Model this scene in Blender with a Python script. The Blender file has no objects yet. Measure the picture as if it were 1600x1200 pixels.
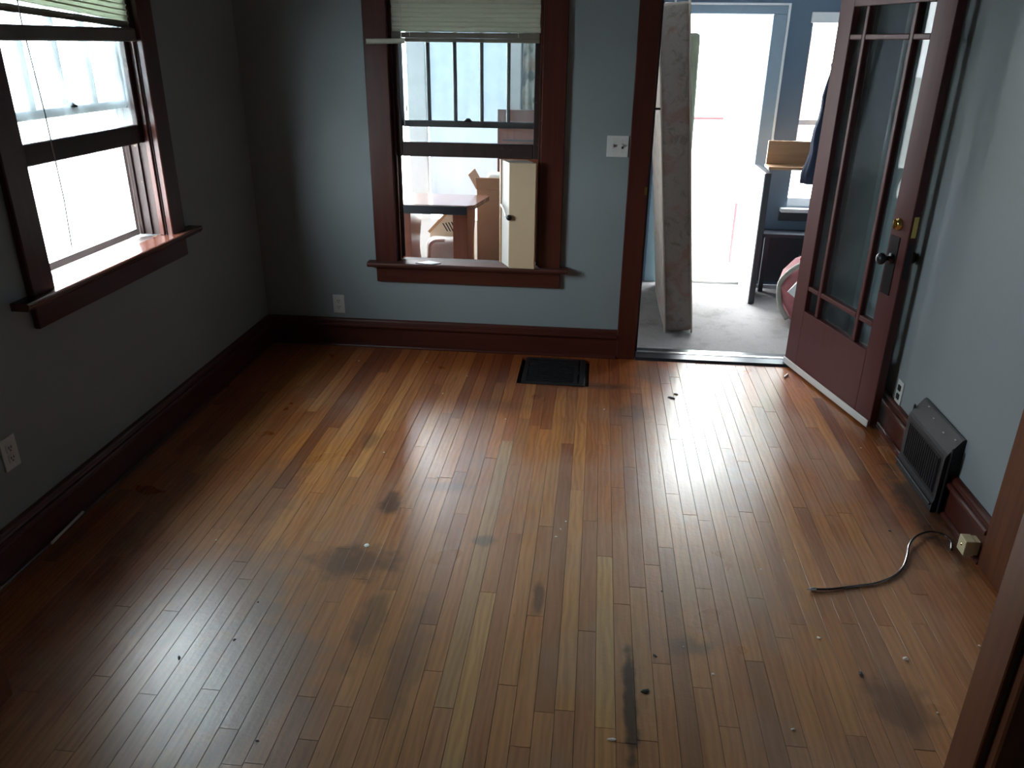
import bpy, bmesh, math, random
from mathutils import Vector, Matrix
random.seed(7)
R = math.radians
S = bpy.context.scene
C = S.collection

# ------------------------------------------------------------------ camera, world, light, exposure
CAM_H = 1.755
FPX, PITCH, YAW, ROLL = 1234.6, 0.40755, -0.10034, 0.012076
def cam_basis():
    cp, sp, cy, sy, cr, sr = math.cos(PITCH), math.sin(PITCH), math.cos(YAW), math.sin(YAW), math.cos(ROLL), math.sin(ROLL)
    f = Vector((sy*cp, cy*cp, -sp)); rt = Vector((cy, -sy, 0)); up = rt.cross(f)
    return cr*rt + sr*up, -sr*rt + cr*up, f
_r, _u, _f = cam_basis()
cam_d = bpy.data.cameras.new('camera')
cam = bpy.data.objects.new('camera', cam_d); C.objects.link(cam)
cam_d.sensor_width = 36; cam_d.sensor_fit = 'HORIZONTAL'; cam_d.lens = FPX/1600*36
cam_d.clip_start = 0.02
cam.matrix_world = Matrix(((_r.x, _u.x, -_f.x, 0), (_r.y, _u.y, -_f.y, 0), (_r.z, _u.z, -_f.z, CAM_H), (0, 0, 0, 1)))
S.camera = cam

SKY = 9.0
W = bpy.data.worlds.new('overcast_sky'); S.world = W; W.use_nodes = True
bg = W.node_tree.nodes['Background']
bg.inputs['Color'].default_value = (0.92, 0.965, 1.0, 1); bg.inputs['Strength'].default_value = SKY

def portal(name, loc, rot, sx, sy):
    d = bpy.data.lights.new(name, 'AREA'); d.shape = 'RECTANGLE'; d.size = sx; d.size_y = sy
    d.cycles.is_portal = True
    o = bpy.data.objects.new(name, d); C.objects.link(o); o.location = loc; o.rotation_euler = rot
portal('window_portal', (-2.19, 3.08, 1.52), (0, R(-90), 0), 1.3, 0.9)        # left window, shines +x
portal('porch_door_portal', (0.88, 6.56, 1.0), (R(-90), 0, 0), 0.7, 2.0)     # porch door, shines -y
portal('porch_window_portal', (1.9, 6.56, 1.27), (R(-90), 0, 0), 0.9, 1.4)
portal('porch_screen_portal', (-1.4, 6.56, 1.4), (R(-90), 0, 0), 1.6, 2.0)

S.view_settings.view_transform = 'Standard'; S.view_settings.look = 'None'
S.view_settings.gamma = 1; S.view_settings.use_curve_mapping = False
S.view_settings.exposure = 1.98
S.cycles.max_bounces = 14; S.cycles.diffuse_bounces = 8; S.cycles.glossy_bounces = 6
S.cycles.transparent_max_bounces = 16; S.cycles.sample_clamp_indirect = 12
S.cycles.use_denoising = True

# ------------------------------------------------------------------ materials
MATS = {}
class NT:
    def __init__(s, name):
        m = bpy.data.materials.new(name); m.use_nodes = True; s.m = m; s.t = m.node_tree
        s.b = s.t.nodes['Principled BSDF']; s.out = s.t.nodes['Material Output']; MATS[name] = m
    def n(s, typ, **k):
        x = s.t.nodes.new(typ)
        for a, v in k.items(): setattr(x, a, v)
        return x
    def l(s, a, b): s.t.links.new(a, b)
    def val(s, sock, v):
        if hasattr(v, 'is_output'): s.l(v, sock)
        elif isinstance(v, (tuple, list)) and len(v) == 3 and sock.type == 'RGBA': sock.default_value = (*v, 1)
        else: sock.default_value = v
    def math(s, op, a, b=0.0, clamp=False):
        x = s.n('ShaderNodeMath', operation=op); x.use_clamp = clamp
        s.val(x.inputs[0], a); s.val(x.inputs[1], b); return x.outputs[0]
    def mix(s, f, a, b, blend='MIX'):
        x = s.n('ShaderNodeMix', data_type='RGBA', blend_type=blend)
        s.val(x.inputs[0], f); s.val(x.inputs[6], a); s.val(x.inputs[7], b); return x.outputs[2]
    def mr(s, v, a, b, c=0.0, d=1.0, smooth=False):
        x = s.n('ShaderNodeMapRange'); x.interpolation_type = 'SMOOTHSTEP' if smooth else 'LINEAR'
        for i, q in enumerate((v, a, b, c, d)): s.val(x.inputs[i], q)
        return x.outputs[0]
    def noise(s, vec, scale, detail=3, rough=0.55, dist=0.0):
        x = s.n('ShaderNodeTexNoise'); x.inputs['Scale'].default_value = scale
        x.inputs['Detail'].default_value = detail; x.inputs['Roughness'].default_value = rough
        x.inputs['Distortion'].default_value = dist
        if vec is not None: s.l(vec, x.inputs['Vector'])
        return x.outputs['Fac']
    def mapping(s, vec, scale=(1, 1, 1), loc=(0, 0, 0), rot=(0, 0, 0)):
        x = s.n('ShaderNodeMapping'); s.l(vec, x.inputs['Vector'])
        x.inputs['Scale'].default_value = scale; x.inputs['Location'].default_value = loc; x.inputs['Rotation'].default_value = rot
        return x.outputs['Vector']
    def pos(s): return s.n('ShaderNodeNewGeometry').outputs['Position']
    def obj(s): return s.n('ShaderNodeTexCoord').outputs['Object']
    def bump(s, h, strength=0.2, dist=0.01):
        x = s.n('ShaderNodeBump'); x.inputs['Strength'].default_value = strength; x.inputs['Distance'].default_value = dist
        s.l(h, x.inputs['Height']); s.l(x.outputs['Normal'], s.b.inputs['Normal'])
    def set(s, **k):
        for a, v in k.items(): s.val(s.b.inputs[a.replace('_', ' ')], v)

def simple(name, col, rough=0.5, metal=0.0, var=0.12, scale=18, bump=0.0, spec=0.5, coat=0.0):
    t = NT(name); o = t.obj(); f = t.noise(o, scale, 4)
    lo = tuple(c*(1-var) for c in col); hi = tuple(min(1, c*(1+var)) for c in col)
    t.set(Base_Color=t.mix(f, lo, hi), Roughness=rough, Metallic=metal, Specular_IOR_Level=spec, Coat_Weight=coat)
    if bump: t.bump(t.noise(o, scale*8, 3), bump, 0.003)
    return t.m

def wood(name, col, dark, rough=0.36, axis=2, coat=0.15, wear=0.0, wearcol=(0.3, 0.22, 0.15)):
    t = NT(name); o = t.obj(); sc = [38, 38, 38]; sc[axis] = 2.2
    g = t.noise(t.mapping(o, tuple(sc)), 1.0, 5, 0.6, 0.4)
    big = t.noise(o, 3.0, 2)
    f = t.math('ADD', t.math('MULTIPLY', g, 0.85), t.math('MULTIPLY', big, 0.15))
    c = t.mix(t.mr(f, 0.2, 0.75), dark, col)
    if wear:
        w = t.mr(t.noise(o, 14, 6, 0.7), 0.62, 0.72)
        c = t.mix(t.math('MULTIPLY', w, wear), c, wearcol)
    t.set(Base_Color=c, Roughness=rough, Coat_Weight=coat, Coat_Roughness=0.2, Specular_IOR_Level=0.36)
    t.bump(g, 0.08, 0.002)
    return t.m

def wallpaint(name, col):
    t = NT(name); p = t.pos(); big = t.noise(p, 1.7, 3); fine = t.noise(p, 160, 2)
    sm = t.mr(t.noise(t.mapping(p, (1, 1, 0.5)), 5, 5, 0.65), 0.55, 0.75)
    c = t.mix(big, tuple(x*0.93 for x in col), tuple(x*1.06 for x in col))
    c = t.mix(t.math('MULTIPLY', sm, 0.10), c, tuple(x*0.7 for x in col))
    t.set(Base_Color=c, Roughness=t.mr(big, 0.3, 0.7, 0.42, 0.56), Specular_IOR_Level=0.4)
    t.bump(t.math('ADD', fine, t.math('MULTIPLY', t.noise(p, 30, 3), 1.2)), 0.10, 0.004)
    return t.m

wallpaint('wall_paint', (0.242, 0.275, 0.288))
wallpaint('porch_blue_paint', (0.115, 0.17, 0.235))
simple('ceiling_grey', (0.22, 0.21, 0.195), 0.8, var=0.03)
wood('trim_wood', (0.085, 0.020, 0.012), (0.045, 0.010, 0.007), 0.34, 2)
wood('trim_wood_across', (0.085, 0.020, 0.012), (0.045, 0.010, 0.007), 0.34, 0)
wood('trim_wood_along', (0.085, 0.020, 0.012), (0.045, 0.010, 0.007), 0.34, 1)
wood('casing_brown', (0.16, 0.055, 0.025), (0.07, 0.022, 0.012), 0.3, 2)
wood('sash_wood', (0.045, 0.018, 0.015), (0.018, 0.009, 0.009), 0.5, 2, coat=0.05, wear=0.35, wearcol=(0.16, 0.12, 0.09))
wood('jamb_peeled', (0.055, 0.030, 0.026), (0.02, 0.013, 0.012), 0.6, 2, coat=0.0, wear=0.9, wearcol=(0.55, 0.42, 0.26))
wood('stool_wood', (0.13, 0.045, 0.03), (0.06, 0.02, 0.014), 0.22, 0, coat=0.6)
wood('stool_wood_dull', (0.085, 0.024, 0.016), (0.05, 0.014, 0.01), 0.55, 0, coat=0.0)
wood('door_red', (0.085, 0.017, 0.017), (0.062, 0.012, 0.012), 0.5, 2, coat=0.04)
wood('table_red', (0.30, 0.085, 0.045), (0.16, 0.04, 0.022), 0.3, 2)
wood('table_top_wood', (0.36, 0.18, 0.14), (0.22, 0.1, 0.07), 0.15, 0, coat=1.0)
wood('plank_tan', (0.46, 0.27, 0.14), (0.30, 0.16, 0.08), 0.45, 0, coat=0.1)
wood('cabinet_brown', (0.22, 0.07, 0.04), (0.12, 0.035, 0.02), 0.3, 2)
simple('plate_ivory', (0.60, 0.60, 0.58), 0.35, var=0.04)
simple('slot_black', (0.012, 0.012, 0.012), 0.5)
simple('black_metal', (0.010, 0.011, 0.013), 0.5, 0.0, var=0.4, bump=0.15, spec=0.35)
simple('grille_black', (0.008, 0.008, 0.010), 0.6, spec=0.2)
simple('register_dark', (0.035, 0.035, 0.036), 0.4, 0.6, var=0.4)
simple('brass', (0.70, 0.50, 0.16), 0.24, 1.0)
simple('knob_black', (0.02, 0.019, 0.021), 0.3, 0.4)
simple('sweep_white', (0.62, 0.60, 0.58), 0.45, var=0.05)
simple('cord_black', (0.012, 0.012, 0.013), 0.22, coat=0.5)
simple('connector_silver', (0.6, 0.6, 0.6), 0.25, 1.0)
simple('jack_cream', (0.58, 0.49, 0.30), 0.4, var=0.06)
simple('chip_white', (0.75, 0.72, 0.66), 0.7)
simple('chip_dark', (0.03, 0.027, 0.025), 0.7)
simple('stick_pale', (0.62, 0.56, 0.50), 0.6)
simple('drawer_cream', (0.62, 0.46, 0.30), 0.45, var=0.05, bump=0.1)
simple('drawer_white', (0.78, 0.75, 0.70), 0.4, var=0.03)
simple('paper_grey', (0.48, 0.50, 0.55), 0.4, var=0.2)
simple('paper_white', (0.82, 0.82, 0.80), 0.7, var=0.03)
simple('cardboard', (0.46, 0.28, 0.17), 0.8, var=0.08, bump=0.1)
simple('white_paint', (0.74, 0.76, 0.78), 0.5, var=0.04)
simple('door_trim_blue', (0.24, 0.33, 0.42), 0.45, var=0.06)
simple('threshold_dark', (0.03, 0.032, 0.04), 0.3, 0.5)
simple('threshold_strip', (0.45, 0.45, 0.45), 0.3, 1.0)
simple('panel_black', (0.02, 0.022, 0.03), 0.4)
simple('panel_white', (0.75, 0.76, 0.78), 0.35, var=0.03)
simple('coat_navy', (0.010, 0.018, 0.045), 0.9, bump=0.3)
simple('bag_red', (0.42, 0.035, 0.05), 0.6, var=0.3, scale=9)
simple('bag_pink', (0.42, 0.15, 0.17), 0.6, var=0.5, scale=12)
simple('bag_grey', (0.33, 0.33, 0.30), 0.6)
simple('rail_red', (0.30, 0.06, 0.06), 0.6)
simple('concrete', (0.50, 0.49, 0.47), 0.9, var=0.1, scale=5)
simple('asphalt', (0.32, 0.32, 0.32), 0.9, var=0.15, scale=4)
simple('grass_green', (0.16, 0.26, 0.08), 0.9, var=0.3, scale=3)
simple('siding_white', (0.72, 0.73, 0.72), 0.6, var=0.04)
simple('heater_beige', (0.60, 0.50, 0.36), 0.5)
simple('pipe_pink', (0.66, 0.48, 0.42), 0.4)
simple('cushion_grey', (0.42, 0.41, 0.40), 0.95, var=0.25, scale=10, bump=0.4)
simple('subfloor', (0.03, 0.018, 0.01), 0.9)
simple('storm_frame', (0.55, 0.58, 0.60), 0.4, 0.3)

t = NT('curtain_faded'); o = t.obj()
c = t.mix(t.mr(t.noise(o, 7, 3), .42, .6), (0.42, 0.44, 0.40), (0.30, 0.22, 0.16)); c = t.mix(t.mr(t.noise(t.mapping(o, loc=(4, 2, 3)), 9, 2), .55, .66), c, (0.12, 0.15, 0.15))
t.set(Base_Color=c, Roughness=0.9)
# porch carpet
t = NT('carpet_grey'); p = t.pos()
c = t.mix(t.noise(p, 220, 3, 0.8), (0.11, 0.105, 0.105), (0.40, 0.38, 0.37))
c = t.mix(t.math('MULTIPLY', t.mr(t.noise(p, 5, 5, 0.7), 0.5, 0.75), 0.6), c, (0.10, 0.09, 0.085))
t.set(Base_Color=c, Roughness=0.95, Specular_IOR_Level=0.1); t.bump(t.noise(p, 300, 2), 0.6, 0.006)

# floral mattress ticking
t = NT('mattress_floral'); o = t.obj()
c = t.mix(t.noise(o, 70, 3), (0.31, 0.27, 0.24), (0.40, 0.355, 0.32))
fl = t.mr(t.noise(o, 9, 4, 0.7, 1.2), 0.52, 0.62); c = t.mix(t.math('MULTIPLY', fl, 0.65), c, (0.19, 0.19, 0.15))
o2 = t.mapping(o, loc=(3.1, 1.7, 5.2)); pk = t.mr(t.noise(o2, 6, 3, 0.6, 0.8), 0.54, 0.66)
c = t.mix(t.math('MULTIPLY', pk, 0.62), c, (0.34, 0.19, 0.16))
o3 = t.mapping(o, loc=(8, 2, 1)); st = t.mr(t.noise(o3, 2.2, 4), 0.55, 0.75); c = t.mix(t.math('MULTIPLY', st, 0.4), c, (0.22, 0.18, 0.13))
t.set(Base_Color=c, Roughness=0.9, Specular_IOR_Level=0.15); t.bump(t.noise(o, 24, 3, 0.6, 1.5), 0.35, 0.01)
simple('mattress_piping', (0.55, 0.50, 0.43), 0.85)
simple('foam_green', (0.24, 0.27, 0.20), 0.9, var=0.25, scale=8)
simple('blanket_pink', (0.62, 0.24, 0.26), 0.9)

def glass(name, haze, tint=(0.93, 0.97, 0.98), refl=0.5):
    t = NT(name); t.t.nodes.remove(t.b)
    tr = t.n('ShaderNodeBsdfTransparent'); tr.inputs[0].default_value = (*tint, 1)
    gl = t.n('ShaderNodeBsdfGlossy'); gl.inputs['Roughness'].default_value = 0.02
    df = t.n('ShaderNodeBsdfDiffuse'); df.inputs[0].default_value = (0.7, 0.75, 0.78, 1)
    tl = t.n('ShaderNodeBsdfTranslucent'); tl.inputs[0].default_value = (0.75, 0.8, 0.82, 1)
    fr = t.n('ShaderNodeFresnel'); t.l(t.mr(t.n('ShaderNodeNewGeometry').outputs['Backfacing'], 0, 1, 1.5, 1/1.5), fr.inputs[0])
    a = t.n('ShaderNodeMixShader'); a.inputs[0].default_value = 0.5; t.l(df.outputs[0], a.inputs[1]); t.l(tl.outputs[0], a.inputs[2])
    h = t.n('ShaderNodeMixShader'); t.l(tr.outputs[0], h.inputs[1]); t.l(a.outputs[0], h.inputs[2])
    dirt = t.mr(t.noise(t.pos(), 6, 5, 0.7), 0.35, 0.75, haze*0.4, haze*1.6); t.l(dirt, h.inputs[0])
    m = t.n('ShaderNodeMixShader'); t.l(t.math('MULTIPLY', fr.outputs[0], refl), m.inputs[0]); t.l(h.outputs[0], m.inputs[1]); t.l(gl.outputs[0], m.inputs[2])
    t.l(m.outputs[0], t.out.inputs[0])
glass('window_glass', 0.04); glass('window_glass_dust_flare', 0.13); glass('door_glass', 0.05, (0.8, 0.85, 0.85), 0.25);  # side window pane: dust plus extra haze imitating the flare veil of overexposure

def translucent(name, col, w=0.55):
    t = NT(name); t.set(Base_Color=col, Roughness=0.5)
    tl = t.n('ShaderNodeBsdfTranslucent'); tl.inputs[0].default_value = (*col, 1)
    m = t.n('ShaderNodeMixShader'); m.inputs[0].default_value = w
    t.l(t.b.outputs[0], m.inputs[1]); t.l(tl.outputs[0], m.inputs[2]); t.l(m.outputs[0], t.out.inputs[0])
translucent('blind_vinyl', (0.60, 0.60, 0.50), 0.35)
translucent('shade_cloth', (0.66, 0.71, 0.77), 0.2)
simple('blind_rail', (0.16, 0.14, 0.11), 0.4)
simple('blind_rail_brown', (0.10, 0.085, 0.07), 0.45)
simple('blind_cord', (0.62, 0.60, 0.52), 0.6)

# oak strip floor: object colour = tint of the board; wear from position
t = NT('oak_board'); p = t.pos(); o = t.obj()
info = t.n('ShaderNodeObjectInfo')
base = info.outputs['Color']; rnd = info.outputs['Random']
offs = t.n('ShaderNodeCombineXYZ'); t.l(t.math('MULTIPLY', rnd, 37.0), offs.inputs[0]); t.l(t.math('MULTIPLY', rnd, 91.0), offs.inputs[1]); t.l(t.math('MULTIPLY', rnd, 53.0), offs.inputs[2])
va = t.n('ShaderNodeVectorMath', operation='ADD'); t.l(p, va.inputs[0]); t.l(offs.outputs[0], va.inputs[1]); q = va.outputs[0]
grain = t.noise(t.mapping(q, (70, 3.0, 1)), 1.0, 5, 0.62, 0.3)
cath = t.n('ShaderNodeTexWave', wave_type='BANDS', bands_direction='X'); cath.inputs['Scale'].default_value = 9
cath.inputs['Distortion'].default_value = 9; cath.inputs['Detail'].default_value = 2; cath.inputs['Detail Scale'].default_value = 1.1
t.l(t.mapping(q, (1.5, 0.35, 1)), cath.inputs['Vector'])
g2 = t.math('ADD', t.math('MULTIPLY', grain, 0.72), t.math('MULTIPLY', cath.outputs['Fac'], 0.28))
c = t.mix(t.mr(g2, 0.28, 0.66), t.mix(1.0, base, (0.66, 0.58, 0.52), 'MULTIPLY'), base)
sep = t.n('ShaderNodeSeparateXYZ'); t.l(p, sep.inputs[0]); X, Y = sep.outputs[0], sep.outputs[1]
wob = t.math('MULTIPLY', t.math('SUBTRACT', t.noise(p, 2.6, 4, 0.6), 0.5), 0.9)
# finish still intact and darkened red-brown along the back and left walls and by the right wall
bk = t.mr(t.math('ADD', Y, wob), 3.35, 4.45, 0, 1, True)
lf = t.mr(t.math('ADD', X, wob), -1.25, -1.85, 0, 1, True)
rt_ = t.mr(t.math('ADD', X, t.math('MULTIPLY', wob, 0.6)), 1.15, 1.5, 0, 0.7, True)
fin = t.math('MAXIMUM', t.math('MAXIMUM', bk, lf), rt_)
c = t.mix(t.math('MULTIPLY', fin, 0.72), c, t.mix(1.0, c, (0.62, 0.33, 0.22), 'MULTIPLY'))
# grey traffic wear in the open part of the room
wn = t.noise(t.mapping(p, (1.3, 0.9, 1), (2.3, 0.4, 0)), 1.5, 5, 0.62)
wear = t.math('MULTIPLY', t.mr(wn, 0.46, 0.66, 0, 1, True), t.math('SUBTRACT', 1.0, fin, True))
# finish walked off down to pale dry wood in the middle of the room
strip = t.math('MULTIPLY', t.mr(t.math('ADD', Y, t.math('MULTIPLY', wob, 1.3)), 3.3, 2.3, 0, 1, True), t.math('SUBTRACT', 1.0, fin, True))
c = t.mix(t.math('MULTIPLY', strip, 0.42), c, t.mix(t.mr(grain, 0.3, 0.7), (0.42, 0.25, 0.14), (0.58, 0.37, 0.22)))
c = t.mix(t.math('MULTIPLY', wear, 0.55), c, t.mix(0.5, c, (0.34, 0.28, 0.23)))
STAINS = [(0.178, 1.75, 0.022, 0.26, 0.85, (0.025, 0.022, 0.022)), (-0.80, 2.33, 0.16, 0.11, 0.62, (0.07, 0.055, 0.05)),
          (-0.77, 2.73, 0.05, 0.10, 0.75, (0.05, 0.03, 0.025)), (-0.56, 2.9, 0.10, 0.05, 0.5, (0.07, 0.045, 0.035)),
          (-1.0, 3.28, 0.05, 0.10, 0.5, (0.06, 0.03, 0.02)), (-0.35, 2.52, 0.05, 0.04, 0.6, (0.06, 0.05, 0.05)),
          (-0.66, 2.0, 0.05, 0.2, 0.5, (0.08, 0.07, 0.065)), (0.36, 2.03, 0.07, 0.05, 0.55, (0.09, 0.08, 0.075)),
          (0.05, 4.08, 0.28, 0.05, 0.6, (0.05, 0.025, 0.018)), (0.25, 3.75, 0.10, 0.12, 0.5, (0.07, 0.04, 0.03)),
          (-0.12, 2.2, 0.02, 0.09, 0.6, (0.05, 0.035, 0.035)), (0.95, 1.85, 0.10, 0.12, 0.45, (0.06, 0.04, 0.035)),
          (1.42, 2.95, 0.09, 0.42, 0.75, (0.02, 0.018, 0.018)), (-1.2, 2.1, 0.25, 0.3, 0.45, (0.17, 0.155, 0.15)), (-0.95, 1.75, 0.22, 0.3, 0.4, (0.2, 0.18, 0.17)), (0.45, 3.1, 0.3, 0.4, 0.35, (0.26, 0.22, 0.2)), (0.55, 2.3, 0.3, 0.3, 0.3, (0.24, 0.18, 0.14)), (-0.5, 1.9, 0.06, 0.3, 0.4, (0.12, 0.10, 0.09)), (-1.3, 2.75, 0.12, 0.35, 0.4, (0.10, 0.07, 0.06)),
          (0.40, 4.30, 0.14, 0.16, 0.5, (0.07, 0.05, 0.045)), (-0.45, 3.75, 0.20, 0.08, 0.35, (0.08, 0.04, 0.03))]
nv = t.n('ShaderNodeTexNoise'); nv.inputs['Scale'].default_value = 13; nv.inputs['Detail'].default_value = 4; t.l(p, nv.inputs['Vector'])
for (sx, sy, ax, ay, k, sc_) in STAINS:
    dx = t.math('DIVIDE', t.math('SUBTRACT', X, sx), ax); dy = t.math('DIVIDE', t.math('SUBTRACT', Y, sy), ay)
    d = t.math('SQRT', t.math('ADD', t.math('MULTIPLY', dx, dx), t.math('MULTIPLY', dy, dy)))
    d = t.math('ADD', d, t.math('MULTIPLY', t.math('SUBTRACT', nv.outputs['Fac'], 0.5), 1.7))
    c = t.mix(t.mr(d, 1.25, 0.45, 0, k, True), c, sc_)
# thin dark scratches
scr = t.mr(t.noise(t.mapping(p, (60, 7, 1), rot=(0, 0, 0.5)), 1.0, 4, 0.6, 0.3), 0.70, 0.76)
c = t.mix(t.math('MULTIPLY', scr, 0.5), c, (0.05, 0.035, 0.03))
rgh = t.math('ADD', t.mr(t.noise(p, 3, 2, 0.5), 0.2, 0.8, 0.26, 0.33), t.math('MULTIPLY', wear, 0.04))
t.set(Base_Color=c, Roughness=rgh, Specular_IOR_Level=0.6, Coat_Weight=0.25, Coat_Roughness=0.27)
t.bump(t.math('ADD', grain, t.math('ADD', t.math('MULTIPLY', t.noise(p, 14, 3, 0.6), 1.2), t.math('MULTIPLY', t.noise(p, 70, 3, 0.6), 0.7))), 0.17, 0.004)

# ------------------------------------------------------------------ mesh helpers
class MB:
    def __init__(s): s.bm = bmesh.new()
    def box(s, x0, x1, y0, y1, z0, z1, bev=0.0, seg=1, mat=None):
        vs = bmesh.ops.create_cube(s.bm, size=1)['verts']
        for v in vs:
            v.co = Vector((x0 + (v.co.x+.5)*(x1-x0), y0 + (v.co.y+.5)*(y1-y0), z0 + (v.co.z+.5)*(z1-z0)))
        if bev:
            es = list({e for v in vs for e in v.link_edges})
            r = bmesh.ops.bevel(s.bm, geom=es, offset=bev, segments=seg, affect='EDGES', profile=0.6)
            vs = r['verts']
        if mat is not None: bmesh.ops.transform(s.bm, matrix=mat, verts=list({v for v in vs if v.is_valid}))
        return s
    def prism(s, prof, a, b, fn):
        """closed profile list of (p,q) extruded from a to b; fn(p,q,w)->xyz"""
        n = len(prof)
        A = [s.bm.verts.new(fn(p, q, a)) for p, q in prof]; B = [s.bm.verts.new(fn(p, q, b)) for p, q in prof]
        for i in range(n): s.bm.faces.new((A[i], A[(i+1) % n], B[(i+1) % n], B[i]))
        s.bm.faces.new(A[::-1]); s.bm.faces.new(B)
        bmesh.ops.recalc_face_normals(s.bm, faces=s.bm.faces); return s
    def tube(s, pts, rad, n=8, cap=True):
        pts = [Vector(p) for p in pts]; rings = []; prev = None
        for i, p in enumerate(pts):
            d = (pts[min(i+1, len(pts)-1)] - pts[max(i-1, 0)]).normalized()
            if prev is None:
                up = Vector((0, 0, 1)) if abs(d.z) < .9 else Vector((1, 0, 0)); sd = d.cross(up).normalized()
            else: sd = (prev - d*prev.dot(d)).normalized()
            prev = sd; up = sd.cross(d); r = rad[i] if isinstance(rad, (list, tuple)) else rad
            rings.append([s.bm.verts.new(p + (sd*math.cos(2*math.pi*k/n) + up*math.sin(2*math.pi*k/n))*r) for k in range(n)])
        for a, b in zip(rings, rings[1:]):
            for k in range(n): s.bm.faces.new((a[k], a[(k+1) % n], b[(k+1) % n], b[k]))
        if cap: s.bm.faces.new(rings[0][::-1]); s.bm.faces.new(rings[-1])
        bmesh.ops.recalc_face_normals(s.bm, faces=s.bm.faces); return s
    def lathe(s, prof, n=20, mat=None):
        """prof: (r, h) around z"""
        rings = []
        for r, h in prof:
            rings.append([s.bm.verts.new((r*math.cos(2*math.pi*k/n), r*math.sin(2*math.pi*k/n), h)) for k in range(n)])
        for a, b in zip(rings, rings[1:]):
            for k in range(n): s.bm.faces.new((a[k], a[(k+1) % n], b[(k+1) % n], b[k]))
        s.bm.faces.new(rings[0][::-1]); s.bm.faces.new(rings[-1])
        if mat is not None: bmesh.ops.transform(s.bm, matrix=mat, verts=[v for r in rings for v in r])
        bmesh.ops.recalc_face_normals(s.bm, faces=s.bm.faces); return s
    def build(s, name, mat, parent=None, smooth=False):
        me = bpy.data.meshes.new(name); s.bm.to_mesh(me); s.bm.free()
        me.materials.append(MATS[mat])
        if smooth:
            for f in me.polygons: f.use_smooth = True
        o = bpy.data.objects.new(name, me); C.objects.link(o)
        if parent is not None: o.parent = parent
        return o
def tag(o, label, cat, group=None, kind=None):
    o['label'] = label; o['category'] = cat
    if group: o['group'] = group
    if kind: o['kind'] = kind
    return o
def empty(name, loc=(0, 0, 0), rz=0.0):
    o = bpy.data.objects.new(name, None); C.objects.link(o); o.location = loc; o.rotation_euler = (0, 0, rz)
    o.empty_display_size = 0.1; return o
def bx(name, mat, parent, *a, bev=0.002, seg=1): return MB().box(*a, bev=bev, seg=seg).build(name, mat, parent)

# ------------------------------------------------------------------ room dimensions
XL, XR, YB, YF = -2.0, 1.51, 4.54, 1.59       # inner faces; YF: partition the camera looks past
CEIL = 2.55; WT = 0.16
WIN_L = (2.645, 3.517, 0.905, 2.12)           # y0 y1 z0 z1
WIN_B = (-1.145, -0.315, 0.55, 2.12)          # x0 x1 z0 z1
DOOR = (0.293, 1.245, 2.07)
RDOOR = (1.66, 2.40, 2.05)

# ---- walls
m = MB()
m.box(XL-WT, XL, -3.2, WIN_L[0]-.02, -.03, CEIL).box(XL-WT, XL, WIN_L[1]+.02, YB, -.03, CEIL)
m.box(XL-WT, XL, WIN_L[0]-.02, WIN_L[1]+.02, -.03, WIN_L[2]-.03).box(XL-WT, XL, WIN_L[0]-.02, WIN_L[1]+.02, WIN_L[3]+.02, CEIL)
tag(m.build('wall_left', 'wall_paint'), 'grey painted plaster wall around the window with the crooked blind', 'wall', kind='structure')
m = MB()
m.box(XL-WT, WIN_B[0]-.02, YB, YB+WT, -.03, CEIL).box(WIN_B[1]+.02, DOOR[0]-.03, YB, YB+WT, -.03, CEIL).box(DOOR[1]+.03, 3.0, YB, YB+WT, -.03, CEIL)
m.box(WIN_B[0]-.02, WIN_B[1]+.02, YB, YB+WT, -.03, WIN_B[2]-.03).box(WIN_B[0]-.02, WIN_B[1]+.02, YB, YB+WT, WIN_B[3]+.02, CEIL)
m.box(DOOR[0]-.03, DOOR[1]+.03, YB, YB+WT, DOOR[2]+.03, CEIL)
tag(m.build('wall_back', 'wall_paint'), 'blue-grey painted wall with a window and the open doorway to the porch', 'wall', kind='structure')
m = MB()
m.box(XR, XR+WT, RDOOR[1]+.02, YB, -.03, CEIL).box(XR, XR+WT, -3.2, RDOOR[0]-.02, -.03, CEIL).box(XR, XR+WT, RDOOR[0]-.02, RDOOR[1]+.02, RDOOR[2]+.02, CEIL)
tag(m.build('wall_right', 'wall_paint'), 'blue-grey painted wall behind the open glazed door', 'wall', kind='structure')
m = MB(); m.box(0.985, XR, 1.487, 1.588, -.03, CEIL).box(XL, -1.62, 1.487, 1.588, -.03, CEIL).box(-1.62, 0.985, 1.487, 1.588, 2.12, CEIL)
tag(m.build('wall_front', 'wall_paint'), 'partition wall with the wide cased opening between two rooms', 'wall', kind='structure')
tag(bx('wall_rear', 'wall_paint', None, XL-WT, XR+WT, -3.3, -3.2, -.03, CEIL, bev=0), 'far wall of the adjoining room behind the cased opening', 'wall', kind='structure')
tag(bx('ceiling', 'ceiling_grey', None, XL-WT, XR+WT, -3.3, YB+WT, CEIL, CEIL+.1, bev=0), 'plain grey ceiling over the room', 'ceiling', kind='structure')

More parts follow.
